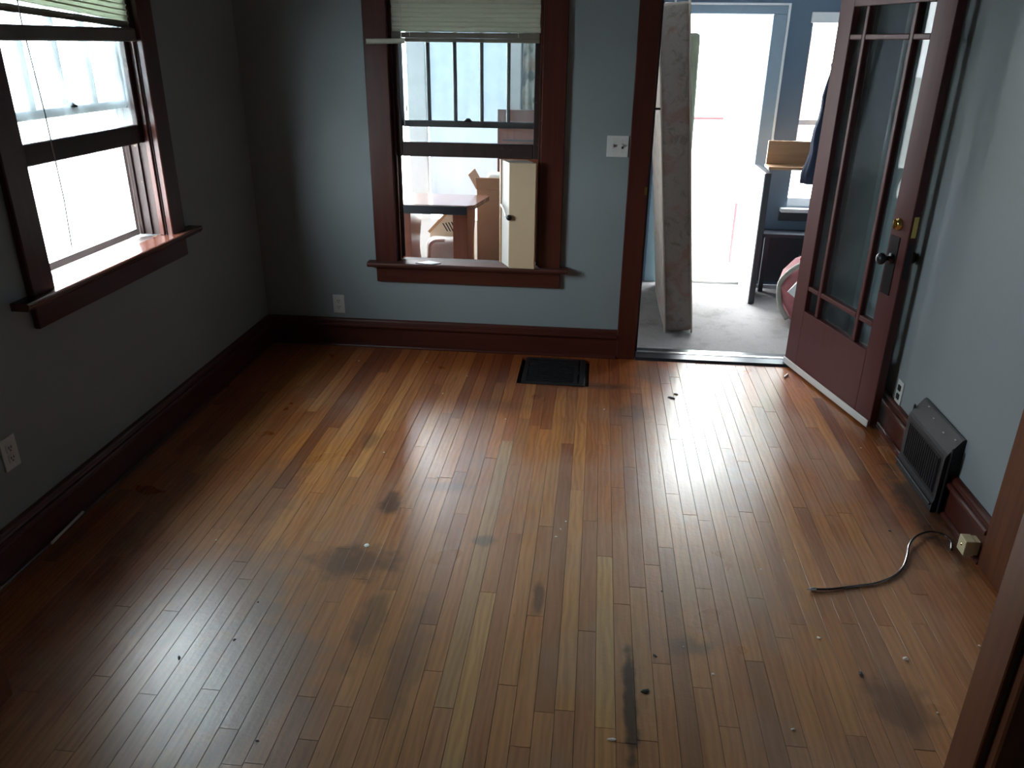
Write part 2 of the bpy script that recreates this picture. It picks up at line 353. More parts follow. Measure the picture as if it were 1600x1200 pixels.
# ---- floor: subfloor slab with every strip board a piece of its own
fl = tag(bx('floor', 'subfloor', None, XL-WT, XR+WT, -3.2, YB, -.06, -.019, bev=0), 'worn strip oak floor with orange, brown and grey boards', 'floor', kind='structure')
BW = 0.0577; X0 = 0.077
known = [(0.045, 2.059), (0.28, 1.938), (0.401, 1.851), (-0.012, 1.717), (0.338, 2.561), (-0.833, 2.102), (-0.545, 1.627), (-1.188, 2.187), (-0.368, 1.687),
         (-1.226, 3.39), (-1.063, 2.969), (-0.308, 2.217), (-0.132, 2.113), (-0.19, 1.795), (0.689, 3.411), (0.93, 2.916), (0.918, 2.197)]
row = lambda x: math.floor((x - X0)/BW)
kj = {}
for x, y in known: kj.setdefault(row(x), []).append(y)
TONES = [((0.46, 0.175, 0.047), 5), ((0.41, 0.145, 0.040), 5), ((0.52, 0.22, 0.062), 3), ((0.35, 0.118, 0.036), 3), ((0.27, 0.088, 0.031), 1.0), ((0.56, 0.26, 0.08), 0.8), ((0.42, 0.17, 0.056), 3)]
def tone(): 
    c = random.choices([a for a, _ in TONES], [b for _, b in TONES])[0]; k = random.uniform(.9, 1.1)
    return tuple(x*k for x in c)
SPECIAL = {(row(0.125), 1.7): (0.62, 0.35, 0.11), (row(-0.30), 1.7): (0.60, 0.34, 0.11), (row(-0.353), 1.95): (0.27, 0.085, 0.035), (row(0.949), 1.85): (0.27, 0.11, 0.055), (row(0.90), 1.8): (0.29, 0.115, 0.055),
           (row(-1.13), 3.18): (0.54, 0.225, 0.06), (row(-1.08), 3.5): (0.53, 0.22, 0.06), (row(-0.94), 3.97): (0.50, 0.20, 0.055), (row(-1.24), 3.6): (0.30, 0.10, 0.035), (row(-0.34), 2.9): (0.42, 0.24, 0.10)}
def board_mesh(bm, w, l, h):
    e = 0.0004
    v = [bm.verts.new(c) for c in ((0, 0, -h), (w, 0, -h), (w, l, -h), (0, l, -h), (0, 0, -e), (w, 0, -e), (w, l, -e), (0, l, -e), (e, e, 0), (w-e, e, 0), (w-e, l-e, 0), (e, l-e, 0))]
    for f in ((4, 5, 9, 8), (5, 6, 10, 9), (6, 7, 11, 10), (7, 4, 8, 11), (8, 9, 10, 11), (0, 1, 5, 4), (1, 2, 6, 5), (2, 3, 7, 6), (3, 0, 4, 7)): bm.faces.new([v[i] for i in f])
    return v
stuff = bmesh.new()
r0, r1 = row(XL), row(XR)
REG = (-0.352, -0.012, 4.063, 4.452)   # hole for the floor register
nb = 0
for r in range(r0, r1+1):
    xa = max(XL, X0 + r*BW); xb = min(XR, X0 + (r+1)*BW)
    if xb - xa < .006: continue
    cuts = sorted(kj.get(r, []))
    y = 1.22 + random.uniform(0, .5); lo = [1.22]
    ys = set(cuts)
    while y < YB - .25:
        if all(abs(y-k) > .42 for k in ys): ys.add(y)
        y += random.choice((random.uniform(.45, .8), random.uniform(.8, 1.7)))
    ys = [1.22] + sorted(k for k in ys if 1.3 < k < YB-.2) + [YB]
    for a, b in zip(ys, ys[1:]):
        segs = [(a, b)]
        if xb > REG[0] and xa < REG[1]:
            segs = []
            if a < REG[2]: segs.append((a, min(b, REG[2])))
            if b > REG[3]: segs.append((max(a, REG[3]), b))
        col = tone()
        for (rr, yy), cc in SPECIAL.items():
            if rr == r and a <= yy <= b: col = cc
        for (p_, q_) in segs:
            w = xb - xa - .0013; l = q_ - p_ - .0012
            bm = bmesh.new(); board_mesh(bm, w, l, .018)
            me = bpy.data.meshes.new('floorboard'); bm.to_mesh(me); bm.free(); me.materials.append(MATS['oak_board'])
            o = bpy.data.objects.new('floorboard', me); C.objects.link(o); o.parent = fl
            o.location = (xa+.00065, p_+.0006, -random.uniform(0, .0006)); o.rotation_euler = (random.gauss(0, .0004), random.gauss(0, .0013), 0)
            o.color = (*col, 1); nb += 1
    y = -3.2
    while y < 1.22:
        l = min(random.uniform(.5, 1.6), 1.22-y)
        for v in board_mesh(stuff, xb-xa-.0007, l-.0008, .018): v.co += Vector((xa+.00035, y+.0004, 0))
        y += l
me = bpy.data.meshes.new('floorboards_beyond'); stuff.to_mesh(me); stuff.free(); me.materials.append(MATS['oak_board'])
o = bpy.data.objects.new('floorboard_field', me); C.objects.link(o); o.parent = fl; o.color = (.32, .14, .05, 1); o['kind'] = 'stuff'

# ---- baseboards
BOARD = [(0, 0), (.022, 0), (.022, .128), (0, .128)]
CAP = [(0, .128), (.036, .128), (.040, .133), (.040, .143), (.034, .149), (.024, .151), (.022, .158), (.022, .164), (.016, .172), (.006, .177), (0, .177)]
SHOE = [(.022, 0), (.036, 0), (.036, .006), (.033, .012), (.027, .016), (.022, .017)]
def baseboard(name, a, b, fn, mat, label):
    o = MB().prism(BOARD, a, b, fn).build(name, mat); tag(o, label, 'baseboard', kind='structure')
    MB().prism(CAP, a, b, fn).build('cap_moulding', mat, o); MB().prism(SHOE, a, b, fn).build('shoe_moulding', mat, o)
baseboard('baseboard_back', XL, 0.176, lambda p, q, w: (w, YB-p, q), 'trim_wood_across', 'dark red-brown baseboard with stepped cap under the back window')
baseboard('baseboard_left', YF, YB-.001, lambda p, q, w: (XL+p, w, q), 'trim_wood_along', 'nearly black wooden baseboard in shadow under the side window')
baseboard('baseboard_right', 2.59, YB-.001, lambda p, q, w: (XR-p, w, q), 'trim_wood_along', 'scuffed brown baseboard running behind the black wall vent')
bx('baseboard_return', 'trim_wood_across', bpy.data.objects['baseboard_back'], 1.365, XR-.04, YB-.022, YB, 0, .17)

# ------------------------------------------------------------------ windows (local frame: x along the wall, y outward, z up)
def window(name, org, rz, u0, u1, z0, z1, lowz, upz, muntins, upper_h, label, cw=.135, stool_front=.065, horn=.05, pane='window_glass', stool='stool_wood_dull'):
    w = empty(name, org, rz); tag(w, label, 'window', kind='structure')
    CT = .028
    bx('casing', 'trim_wood', w, u0-cw, u0-.004, -CT, 0, z0-.004, z1+.005, bev=.004)
    bx('casing', 'trim_wood', w, u1+.004, u1+cw, -CT, 0, z0-.004, z1+.005, bev=.004)
    bx('head_casing', 'trim_wood_across', w, u0-cw-.02, u1+cw+.02, -CT-.004, 0, z1+.006, z1+.15, bev=.004)
    prof = [(-stool_front, z0-.022), (-stool_front-.004, z0-.017), (-stool_front-.006, z0-.010), (-stool_front-.003, z0-.003), (-stool_front+.002, z0), (.035, z0), (.035, z0-.028), (-stool_front+.004, z0-.028)]
    st = MB().prism(prof, u0-.001, u1+.001, lambda p, q, k: (k, p, q))
    hp = [(p, q) for p, q in prof if p < 0] ; hp = [(-stool_front, z0-.022), (-stool_front-.004, z0-.017), (-stool_front-.006, z0-.010), (-stool_front-.003, z0-.003), (-stool_front+.002, z0), (-.0005, z0), (-.0005, z0-.028), (-stool_front+.004, z0-.028)]
    st.prism(hp, u0-cw-horn, u0-.001, lambda p, q, k: (k, p, q)); st.prism(hp, u1+.001, u1+cw+horn, lambda p, q, k: (k, p, q))
    st.build('stool', stool, w)
    bx('apron', 'trim_wood_across', w, u0-cw, u1+cw, -.024, 0, z0-.125, z0-.0285, bev=.003)
    # jambs, stops, outer sill
    for s, e in ((u0-.018, u0), (u1, u1+.018)):
        bx('jamb', 'jamb_peeled', w, s, e, 0.0, .158, z0, z1, bev=0)
    bx('head_jamb', 'sash_wood', w, u0-.018, u1+.018, 0.0, .158, z1, z1+.018, bev=0)
    for s, e in ((u0, u0+.012), (u1-.012, u1)):
        bx('stop', 'trim_wood', w, s, e, .006, .027, z0+.001, z1, bev=.002)
        bx('parting_bead', 'jamb_peeled', w, s, e, .0655, .0695, z0+.001, z1, bev=0)
        bx('blind_stop', 'jamb_peeled', w, s, e, .107, .125, z0+.001, z1, bev=.002)
    MB().prism([(.036, z0-.03), (.19, z0-.05), (.19, z0-.024), (.036, z0-.001)], u0, u1, lambda p, q, k: (k, p, q)).build('outer_sill', 'jamb_peeled', w)
    # upper sash
    ST = .040; a, b = u0+.002, u1-.002; top = z1-.002; h = upper_h
    D0, D1 = .071, .105
    m = MB(); m.box(a, a+ST, D0, D1, upz, top, bev=.003).box(b-ST, b, D0, D1, upz, top, bev=.003)
    m.box(a+ST, b-ST, D0, D1, upz, upz+.034, bev=.003).box(a+ST, b-ST, D0, D1, top-.05, top, bev=.003)
    us = m.build('upper_sash', 'sash_wood', w)
    n = muntins; g0, g1 = a+ST, b-ST; edges = [g0]
    for i in range(n):
        x = g0 + (g1-g0)*(i+1)/(n+1)
        MB().prism([(-.010, D1-.004), (-.010, D0+.014), (-.005, D0+.002), (.005, D0+.002), (.010, D0+.014), (.010, D1-.004)], upz+.034, top-.05, lambda p, q, k: (x+p, q, k)).build('muntin', 'sash_wood', us)
        edges.append(x)
    edges.append(g1)
    for p_, q_ in zip(edges, edges[1:]): bx('pane', 'window_glass', us, p_, q_, D1-.012, D1-.009, upz+.032, top-.048, bev=0)
    MB().lathe([(.026, 0), (.026, .004), (.018, .010), (.012, .018), (.006, .020)], 14, Matrix.Translation(((u0+u1)/2, D0-.006, upz+.032))).build('sash_lock', 'knob_black', us, True)
    # lower sash, pushed up
    D0, D1 = .029, .064; lt = min(z1-.01, lowz + h)
    m = MB(); m.box(a, a+ST, D0, D1, lowz, lt, bev=.003).box(b-ST, b, D0, D1, lowz, lt, bev=.003)
    m.box(a+ST, b-ST, D0, D1, lowz, lowz+.078, bev=.004).box(a+ST, b-ST, D0, D1, lt-.034, lt, bev=.003)
    ls = m.build('lower_sash', 'sash_wood', w)
    bx('pane', pane, ls, g0, g1, D0+.02, D0+.023, lowz+.076, lt-.032, bev=0)
    return w
wl = window('window_1', (XL, 0, 0), R(90), *WIN_L, 1.325, 1.473, 3, .66, 'dark wooden sash window in the shadowed side wall, crooked blind above', cw=.125, horn=.09, pane='window_glass_dust_flare', stool='stool_wood')
wb = window('window_2', (0, YB, 0), 0.0, *WIN_B, 1.155, 1.313, 4, .82, 'dark red-framed sash window in the back wall, standing open over the porch', horn=.045)
# aluminium storm frame on the side window
m = MB(); u0, u1, z0, z1 = WIN_L
m.box(u0+.012, u0+.034, .128, .146, z0, z1).box(u1-.034, u1-.012, .128, .146, z0, z1).box(u0+.034, u1-.034, .128, .146, z0, z0+.03).box(u0+.034, u1-.034, .128, .146, z1-.03, z1)
sf = m.build('storm_frame', 'storm_frame', wl)
bx('pane', 'window_glass', sf, u0+.034, u1-.034, .136, .139, z0+.03, z1-.03, bev=0)

# blinds
def slat(m, u0, u1, z, za=0.0, zb=0.0, d=.012, pitch=.024):
    prof = [(-.003, -pitch*.5), (.0015, -pitch*.16), (.0015, pitch*.2), (-.004, pitch*.55), (-.0035, pitch*.55), (.0022, pitch*.2), (.0022, -pitch*.16), (-.0023, -pitch*.5)]
    n = len(prof)
    A = [m.bm.verts.new((u0, d+p, z+za+q)) for p, q in prof]; B = [m.bm.verts.new((u1, d+p, z+zb+q)) for p, q in prof]
    for i in range(n): m.bm.faces.new((A[i], A[(i+1) % n], B[(i+1) % n], B[i]))
    m.bm.faces.new(A[::-1]); m.bm.faces.new(B); bmesh.ops.recalc_face_normals(m.bm, faces=m.bm.faces)
b = empty('venetian_blind', (0, YB, 0)); tag(b, 'cream mini blind pulled up in the back window, level bottom rail', 'blind')
bu0, bu1 = WIN_B[0]+.0135, WIN_B[1]-.0135
bx('head_rail', 'blind_vinyl', b, bu0, bu1, -.004, .022, 2.075, 2.115, bev=.003)
bx('bottom_rail', 'blind_rail', b, bu0, bu1-.004, .0, .024, 1.754, 1.774, bev=.005, seg=2)
bx('slat_stack', 'blind_rail', b, bu0, bu1-.004, .001, .023, 1.7745, 1.802, bev=.001)
z = 1.816; i = 0
while z < 2.07:
    m = MB(); slat(m, bu0+random.uniform(0, .004), bu1-random.uniform(0, .004), z); m.build('slat', 'blind_vinyl', b); z += .0222; i += 1
m = MB(); slat(m, -1.262, -1.05, 1.757, -.004, .0, d=-.034); m.build('bent_slat', 'blind_vinyl', b)
for x in (-1.03, -.445): MB().tube([(x, -.004, 1.78), (x, -.004, 2.09)], .0013, 5).build('ladder_cord', 'blind_cord', b)
wz = MB().tube([(-1.074, -.012, 2.09), (-1.074, -.013, 1.24)], .0028, 6).build('tilt_wand', 'blind_cord', b)
MB().lathe([(.003, 0), (.005, .012), (.004, .03), (.002, .036)], 8, Matrix.Translation((-1.06, -.012, 1.40))).build('cord_tassel', 'blind_cord', b)

b = empty('venetian_blind', (XL, 0, 0), R(90)); tag(b, 'broken cream blind sagging askew in the side window, brown bottom rail', 'blind')
bu0, bu1 = WIN_L[0]+.0135, WIN_L[1]-.0135
bx('head_rail', 'blind_vinyl', b, bu0, bu1, -.004, .022, 2.075, 2.115, bev=.003)
MB().box(bu0, bu1, -.016, .022, 1.742, 1.795, bev=.009, seg=2).build('bottom_rail', 'blind_rail_brown', b)
z = 1.828
while z < 2.04:
    m = MB(); k = (2.06-z)/.23; slat(m, bu0, bu1, z, .065*max(0, k), 0.0); m.build('slat', 'blind_vinyl', b); z += .022
m = MB(); slat(m, bu0, bu1, 1.806, .045, 0); m.build('slat', 'blind_rail', b)
MB().tube([(2.80, -.010, 2.09), (2.79, -.012, 1.8), (2.785, -.03, 1.5), (2.79, -.03, 1.2), (2.78, -.028, 1.02)], .0026, 6).build('pull_cord', 'blind_rail_brown', b)

# ------------------------------------------------------------------ doorway trim
d0, d1, dz = DOOR
c1 = empty('trim_1', (0, YB, 0)); tag(c1, 'dark red door casing round the open doorway to the porch', 'door frame', kind='structure')
bx('casing', 'trim_wood', c1, d0-.116, d0-.004, -.028, 0, 0, dz+.004, bev=.004)
bx('casing', 'trim_wood', c1, d1+.018, d1+.125, -.028, 0, 0, dz+.004, bev=.004)
bx('head_casing', 'trim_wood_across', c1, d0-.135, d1+.135, -.032, 0, dz+.005, dz+.15, bev=.004)
bx('jamb', 'trim_wood', c1, d0-.03, d0, 0, WT, 0, dz, bev=.002); bx('jamb', 'trim_wood', c1, d1, d1+.03, 0, WT, 0, dz, bev=.002)
bx('head_jamb', 'trim_wood', c1, d0, d1, 0, WT, dz, dz+.03, bev=.002)
bx('door_stop', 'sash_wood', c1, d0, d0+.012, .06, .10, 0.018, dz, bev=.002)
th = MB().prism([(-.035, 0), (-.02, .014), (.06, .018), (.15, .014), (.165, -.03), (-.035, -.0)], d0, d1, lambda p, q, k: (k, p, q)).build('threshold', 'threshold_dark', c1)
bx('metal_strip', 'threshold_strip', th, d0, d1, .055, .085, .0165, .0205, bev=.001)
MB().tube([(d0, .02, 1.437), (d0+.034, .02, 1.437)], .006, 8).build('bolt', 'knob_black', c1)
bx('strike_plate', 'brass', c1, d0-.020, d0-.006, -.0295, -.028, .985, 1.03, bev=0)

# glazed door, swung open into the room
hx, hy, ang = 1.183, 4.566, math.atan2(-.966, .259)
D = empty('door_1', (hx, hy, 0), ang); tag(D, 'dark red glazed door with prairie-style panes, standing open into the room', 'door', kind='structure')
DW, DT = .897, .044; DB = .022; DTOP = 2.055; gz0, gz1 = .374, 1.937; gs0, gs1 = .13, .76
bx('stile', 'door_red', D, 0, gs0, 0, DT, DB, DTOP, bev=.003); bx('stile', 'door_red', D, gs1, DW, 0, DT, DB, DTOP, bev=.003)
bx('bottom_rail', 'door_red', D, gs0, gs1, 0, DT, DB, gz0, bev=.001); bx('top_rail', 'door_red', D, gs0, gs1, 0, DT, gz1, DTOP, bev=.001)
vs = (.252, .628); hs = (.507, 1.80)
for x in vs: bx('muntin', 'door_red', D, x-.0135, x+.0135, .002, DT-.002, gz0, gz1, bev=.004)
ex = [gs0] + [k for x in vs for k in (x-.0135, x+.0135)] + [gs1]
for z in hs:
    for k in range(3): bx('muntin', 'door_red', D, ex[2*k], ex[2*k+1], .002, DT-.002, z-.0125, z+.0125, bev=.004)
ez = [gz0] + [k for z in hs for k in (z-.0125, z+.0125)] + [gz1]
for i in range(3):
    for j in range(3): bx('pane', 'door_glass', D, ex[2*i], ex[2*i+1], .029, .032, ez[2*j], ez[2*j+1], bev=0)
bx('door_sweep', 'sweep_white', D, -.0, DW-.004, -.010, -.0002, .012, .050, bev=.003)
es = bx('escutcheon', 'knob_black', D, .775, .845, -.004, -.0001, .68, .957, bev=.0015)
KP = [(.006, 0), (.026, 0), (.026, .004), (.011, .007), (.011, .030), (.020, .036), (.027, .046), (.028, .056), (.022, .066), (.008, .070)]
MB().lathe(KP, 18, Matrix.Translation((.812, -.004, .853)) @ Matrix.Rotation(R(90), 4, 'X')).build('knob', 'knob_black', D, True)
bx('escutcheon', 'knob_black', D, .775, .845, DT+.0001, DT+.004, .68, .957, bev=.0015)
MB().lathe(KP, 18, Matrix.Translation((.812, DT+.004, .853)) @ Matrix.Rotation(R(-90), 4, 'X')).build('knob', 'knob_black', D, True)
db = MB().lathe([(.029, 0), (.029, .004), (.025, .010), (.020, .012), (.020, .015), (.012, .017)], 22, Matrix.Translation((.812, -.0001, 1.012)) @ Matrix.Rotation(R(90), 4, 'X')).build('deadbolt', 'brass', D, True)
bx('thumb_turn', 'brass', db, .807, .817, -.030, -.015, .992, 1.032, bev=.003)
bx('latch_plate', 'brass', D, DW, DW+.0016, .010, .034, .965, 1.06, bev=.0005)
bx('latch_plate', 'knob_black', D, DW, DW+.0016, .010, .034, .77, .94, bev=.0005)
for z in (.25, 1.8): MB().tube([(.004, DT+.008, z-.05), (.004, DT+.008, z+.05)], .007, 8).build('hinge', 'knob_black', D)

# cased opening beside the camera and a door slab in the right wall, added to seal light
c2 = empty('trim_2', (0, 0, 0)); tag(c2, 'brown wooden post and casing of the wide opening between rooms', 'trim', kind='structure')
bx('jamb', 'casing_brown', c2, .970, .984, 1.48, 1.592, 0, 2.1, bev=.003)
bx('casing', 'casing_brown', c2, .990, 1.125, 1.448, 1.4865, 0, 2.1, bev=.005)
bx('casing', 'casing_brown', c2, .990, 1.125, 1.589, 1.612, 0, 2.1, bev=.004)
bx('jamb', 'casing_brown', c2, -1.62, -1.606, 1.48, 1.592, 0, 2.1, bev=.003)
bx('head_jamb', 'casing_brown', c2, -1.62, .985, 1.48, 1.592, 2.1, 2.118, bev=.003)
c3 = empty('trim_3', (XR, 0, 0)); tag(c3, 'brown wooden casing where the baseboard with the cream jack ends', 'door frame', kind='structure')
bx('casing', 'casing_brown', c3, -.036, 0, RDOOR[1]+.012, RDOOR[1]+.185, 0, RDOOR[2]+.03, bev=.005)
bx('casing', 'casing_brown', c3, -.036, 0, 1.613, RDOOR[0]-.012, 0, RDOOR[2]+.03, bev=.003)
bx('head_casing', 'casing_brown', c3, -.038, 0, 1.62, RDOOR[1]+.2, RDOOR[2]+.031, RDOOR[2]+.17, bev=.004)
bx('jamb', 'casing_brown', c3, -.004, WT, RDOOR[1], RDOOR[1]+.02, 0, RDOOR[2], bev=.002)
bx('jamb', 'casing_brown', c3, -.004, WT, RDOOR[0]-.02, RDOOR[0], 0, RDOOR[2], bev=.002)
d2 = tag(bx('door_2_light_seal', 'casing_brown', None, XR+.05, XR+.09, RDOOR[0]+.003, RDOOR[1]-.003, .008, RDOOR[2], bev=.003), 'closed brown door slab added in the right wall to seal light', 'door', kind='structure')
for z0_, z1_ in ((.25, .95), (1.1, 1.9)): bx('panel', 'trim_wood', d2, XR+.044, XR+.0499, RDOOR[0]+.12, RDOOR[1]-.12, z0_, z1_, bev=.004)

# ------------------------------------------------------------------ electrical plates
def plate(name, org, rz, u, z, w, h, label, kind):
    o = MB().box(u-w/2, u+w/2, -.006, -.0002, z-h/2, z+h/2, bev=.003, seg=2).build(name, 'plate_ivory'); o.location = org; o.rotation_euler = (0, 0, rz)
    tag(o, label, 'switch plate' if kind == 'switch' else 'outlet')
    if kind == 'outlet':
        for s in (-1, 1):
            f = MB().box(u-.017, u+.017, -.009, -.0061, z+s*.0195-.0145, z+s*.0195+.0145, bev=.001).build('receptacle', 'plate_ivory', o)
            for k in (-.006, .006): bx('slot', 'slot_black', f, u+k-.0016, u+k+.0016, -.0096, -.0091, z+s*.0195-.002, z+s*.0195+.008, bev=0)
            bx('ground_hole', 'slot_black', f, u-.0025, u+.0025, -.0096, -.0091, z+s*.0195-.011, z+s*.0195-.006, bev=0)
    elif kind == 'dark':
        for s in (-1, 1): MB().box(u-.015, u+.015, -.010, -.0061, z+s*.022-.014, z+s*.022+.014, bev=.004, seg=2).build('receptacle', 'slot_black', o)
    else:
        bx('toggle_slot', 'paper_grey', o, u-.028, u-.018, -.0065, -.0061, z-.013, z+.013, bev=0); bx('toggle', 'plate_ivory', o, u-.027, u-.019, -.018, -.0066, z-.004, z+.010, bev=.002)
        bx('toggle_slot', 'slot_black', o, u+.022, u+.032, -.0066, -.0061, z-.013, z+.013, bev=0); bx('toggle', 'plate_ivory', o, u+.023, u+.031, -.018, -.0067, z+.000, z+.012, bev=.002)
    for s in ((-.023, .023) if kind == 'switch' else (0,)):
        for q in ((-.030, .030) if kind == 'switch' else (0,)):
            MB().lathe([(.003, 0), (.0025, .001)], 8, Matrix.Translation((u+s, -.0061, z+q)) @ Matrix.Rotation(R(90), 4, 'X')).build('screw', 'plate_ivory', o)
    return o
plate('wall_outlet', (0, YB, 0), 0, -1.536, .265, .072, .116, 'pale outlet plate low on the back wall above the baseboard', 'outlet')
plate('wall_outlet', (XL, 0, 0), R(90), 2.255, .413, .075, .120, 'dim ivory outlet plate on the shadowed side wall', 'outlet')
plate('wall_outlet', (XR, 0, 0), R(-90), -3.655, .232, .072, .118, 'white outlet plate with dark receptacles behind the open door', 'dark')
plate('light_switch', (0, YB, 0), 0, .110, 1.240, .118, .114, 'white double switch plate beside the door casing', 'switch')

# ------------------------------------------------------------------ floor register
g = empty('floor_register', (-.182, 4.2575, 0)); tag(g, 'dark metal floor register set in the boards by the back wall', 'register')
hw, hd = .178, .200
m = MB(); m.box(-hw, hw, -hd, -hd+.026, 0.0003, .006, bev=.002).box(-hw, hw, hd-.026, hd, 0.0003, .006, bev=.002).box(-hw, -hw+.026, -hd+.026, hd-.026, .0003, .006, bev=.002).box(hw-.030, hw, -hd+.026, hd-.026, .0003, .006, bev=.002)
m.box(hw-.064, hw-.042, -hd+.026, hd-.026, .0003, .005)
m.build('frame', 'register_dark', g)
y = -hd+.034
while y < hd-.03:
    bx('louver', 'register_dark', g, -hw+.026, hw-.064, y, y+.012, -.004, .0035, bev=.001); y += .0265
bx('duct', 'slot_black', g, -hw+.012, hw-.012, -hd+.012, hd-.012, -.0185, -.0165, bev=0)
bx('lever', 'black_metal', g, hw-.0405, hw-.032, -.04, -.01, -.002, .009, bev=.001)

# ------------------------------------------------------------------ wall vent
v = empty('wall_vent', (XR, 3.15, 0)); tag(v, 'black metal return vent with sloped top on the right baseboard', 'vent')
prof = [(0.0005, .335), (.008, .338), (.016, .333), (.058, .268), (.064, .256), (.066, .24), (.066, .060), (.073, .040), (.073, .0015), (.0405, .0015), (.0405, .18), (.0005, .18)]
MB().prism(prof, -.205, .205, lambda p, q, w: (-p, w, q)).build('body', 'black_metal', v)
gr = bx('grille', 'grille_black', v, -.0690, -.0662, -.170, .170, .075, .235, bev=.001)
for i in range(17):
    y = -.16 + i*.02; bx('bar', 'grille_black', gr, -.0708, -.0691, y-.003, y+.003, .08, .23, bev=0)
bx('lip', 'black_metal', v, -.082, -.0735, -.200, .200, .030, .040, bev=.002)
for s in (-1, 1):
    bx('side_flange', 'black_metal', v, -.050, -.0415, s*.212-.006, s*.212+.006, .002, .30, bev=.002)
for i, (y, z, x) in enumerate(((-.17, .318, -.027), (-.08, .305, -.036), (.04, .312, -.031), (.13, .327, -.022))):
    MB().box(x-.003, x+.003, y-.006, y+.006, z-.0015, z+.0025, bev=.001).build('paint_fleck', 'chip_white', v)

# phone jack and cord
j = bx('phone_jack', 'jack_cream', None, XR-.078, XR-.0405, 2.615, 2.672, .018, .080, bev=.004, seg=2); tag(j, 'cream phone jack box on the baseboard by the casing', 'phone jack')
bx('mount_block', 'jack_cream', j, XR-.0400, XR-.0225, 2.62, 2.667, .020, .078, bev=.001)
MB().lathe([(.005, 0), (.003, .002)], 8, Matrix.Translation((XR-.0781, 2.643, .05)) @ Matrix.Rotation(R(-90), 4, 'Y')).build('screw', 'brass', j)
pts = [(.840, 2.362, .006), (.90, 2.372, .005), (.997, 2.402, .0045), (1.065, 2.425, .0045), (1.139, 2.472, .0045), (1.195, 2.535, .005), (1.235, 2.61, .006), (1.264, 2.676, .010), (1.31, 2.735, .014), (1.372, 2.775, .013), (1.42, 2.772, .010), (1.437, 2.73, .0055), (1.418, 2.672, .0045)]
def smooth(p, k=6):
    out = []; P = [Vector(q) for q in p]
    for i in range(len(P)-1):
        a, b_, c_, d = P[max(i-1, 0)], P[i], P[i+1], P[min(i+2, len(P)-1)]
        for s in range(k):
            u = s/k; out.append(.5*((2*b_) + (c_-a)*u + (2*a-5*b_+4*c_-d)*u*u + (3*b_-a-3*c_+d)*u**3))
    return out + [P[-1]]
cd = MB().tube(smooth(pts), .0043, 8).build('coax_cable', 'cord_black', None, True); tag(cd, 'short black cable curling over the floor beside the wall vent', 'cable')
MB().tube([(.812, 2.357, .0075), (.824, 2.359, .0075), (.8245, 2.359, .0075), (.842, 2.362, .0070)], [.004, .004, .0068, .0068], 8).build('connector', 'connector_silver', cd)

# ------------------------------------------------------------------ bits on the floor
def chip(x, y, s, mat, label, group, name, lon=1.0, rz=None):
    bm = MB(); bmesh.ops.create_icosphere(bm.bm, subdivisions=1, radius=1)
    for v_ in bm.bm.verts: v_.co = Vector((v_.co.x*s*lon, v_.co.y*s, max(-.2, v_.co.z)*s*.45 + s*.09)) * random.uniform(.85, 1.15)
    zmin = min(v_.co.z for v_ in bm.bm.verts)
    for v_ in bm.bm.verts: v_.co.z -= zmin
    o = bm.build(name, mat); o.location = (x, y, .0006); o.rotation_euler = (0, 0, random.uniform(0, 6.28) if rz is None else rz)
    tag(o, label, 'debris', group)
def fpt(u, v_):
    d = _r*((u-800)/FPX) + _u*(-(v_-600)/FPX) + _f; k = -CAM_H/d.z; return d.x*k, d.y*k
CH = [(561, 564, 6, 'below the back wall outlet'), (667, 566, 5, 'close under the back window baseboard'), (692, 615, 5, 'a board length out from under the back window'), (600, 707, 5.5, 'alone on orange boards mid-room'), (685, 745, 5, 'beside the dark stains mid-room'),
      (884, 815, 4.5, None), (869, 839, 5, None), (876, 827, 3.5, None), (730, 588, 4, 'just left of the floor register'), (338, 844, 4, 'on the dim boards below the side window'), (1068, 1011, 4, 'next to the grey scuffed board'), (1114, 1054, 5, 'between two dark crumbs and the cable'),
      (1239, 1140, 4.5, 'on the boards well in front of the cable'), (1189, 890, 4, 'a hand away from the cable connector'), (1465, 1114, 3.5, 'at the foot of the brown post'), (1530, 1009, 4.5, 'between the brown post and the casing'), (1279, 997, 6, 'straight in front of the cable connector'), (944, 640, 5, 'just in front of the floor register corner'), (790, 655, 4, 'out in front of the floor register'), (1345, 700, 4, 'under the free edge of the open door')]
for u, v_, s, wh in CH:
    chip(*fpt(u, v_), s*.001, 'chip_white', 'tiny white paint fleck ' + (wh or 'in a loose trio on orange boards mid-floor'), 'white flecks scattered over the floor', 'paint_chip', random.uniform(1, 1.8))
chip(*fpt(573, 853), .011, 'paper_white', 'largest white crumb on the floor, beside a grey stain', None, 'paper_crumb', 1.1)
chip(*fpt(1415, 1030), .0085, 'stick_pale', 'beige pebble-like crumb on the dark board near the brown post', None, 'crumb', 1.3)
chip(*fpt(956, 1156), .0065, 'chip_white', 'long white sliver on the pale yellow floorboard', None, 'wood_sliver', 2.4, 0.1)
DK = [(1008, 1080, 8, 'beside the long black stain'), (1345, 1054, 7, 'on the border of the dark board before the cable'), (1023, 1025, 6, 'at a board end near the grey scuff'), (1034, 924, 3.5, 'tiny, on pale worn boards mid-floor'), (1390, 830, 5, 'between the wall vent and the cable'),
      (366, 1000, 5, None), (280, 1028, 5, None), (402, 1158, 4, None), (403, 941, 4, None)]
for u, v_, s, wh in DK:
    chip(*fpt(u, v_), s*.001, 'chip_dark', 'small dark crumb of dirt ' + (wh or 'on the grey-glinting boards opposite the side window'), 'dark crumbs scattered over the floor', 'dirt_crumb', random.uniform(1.2, 2.0))
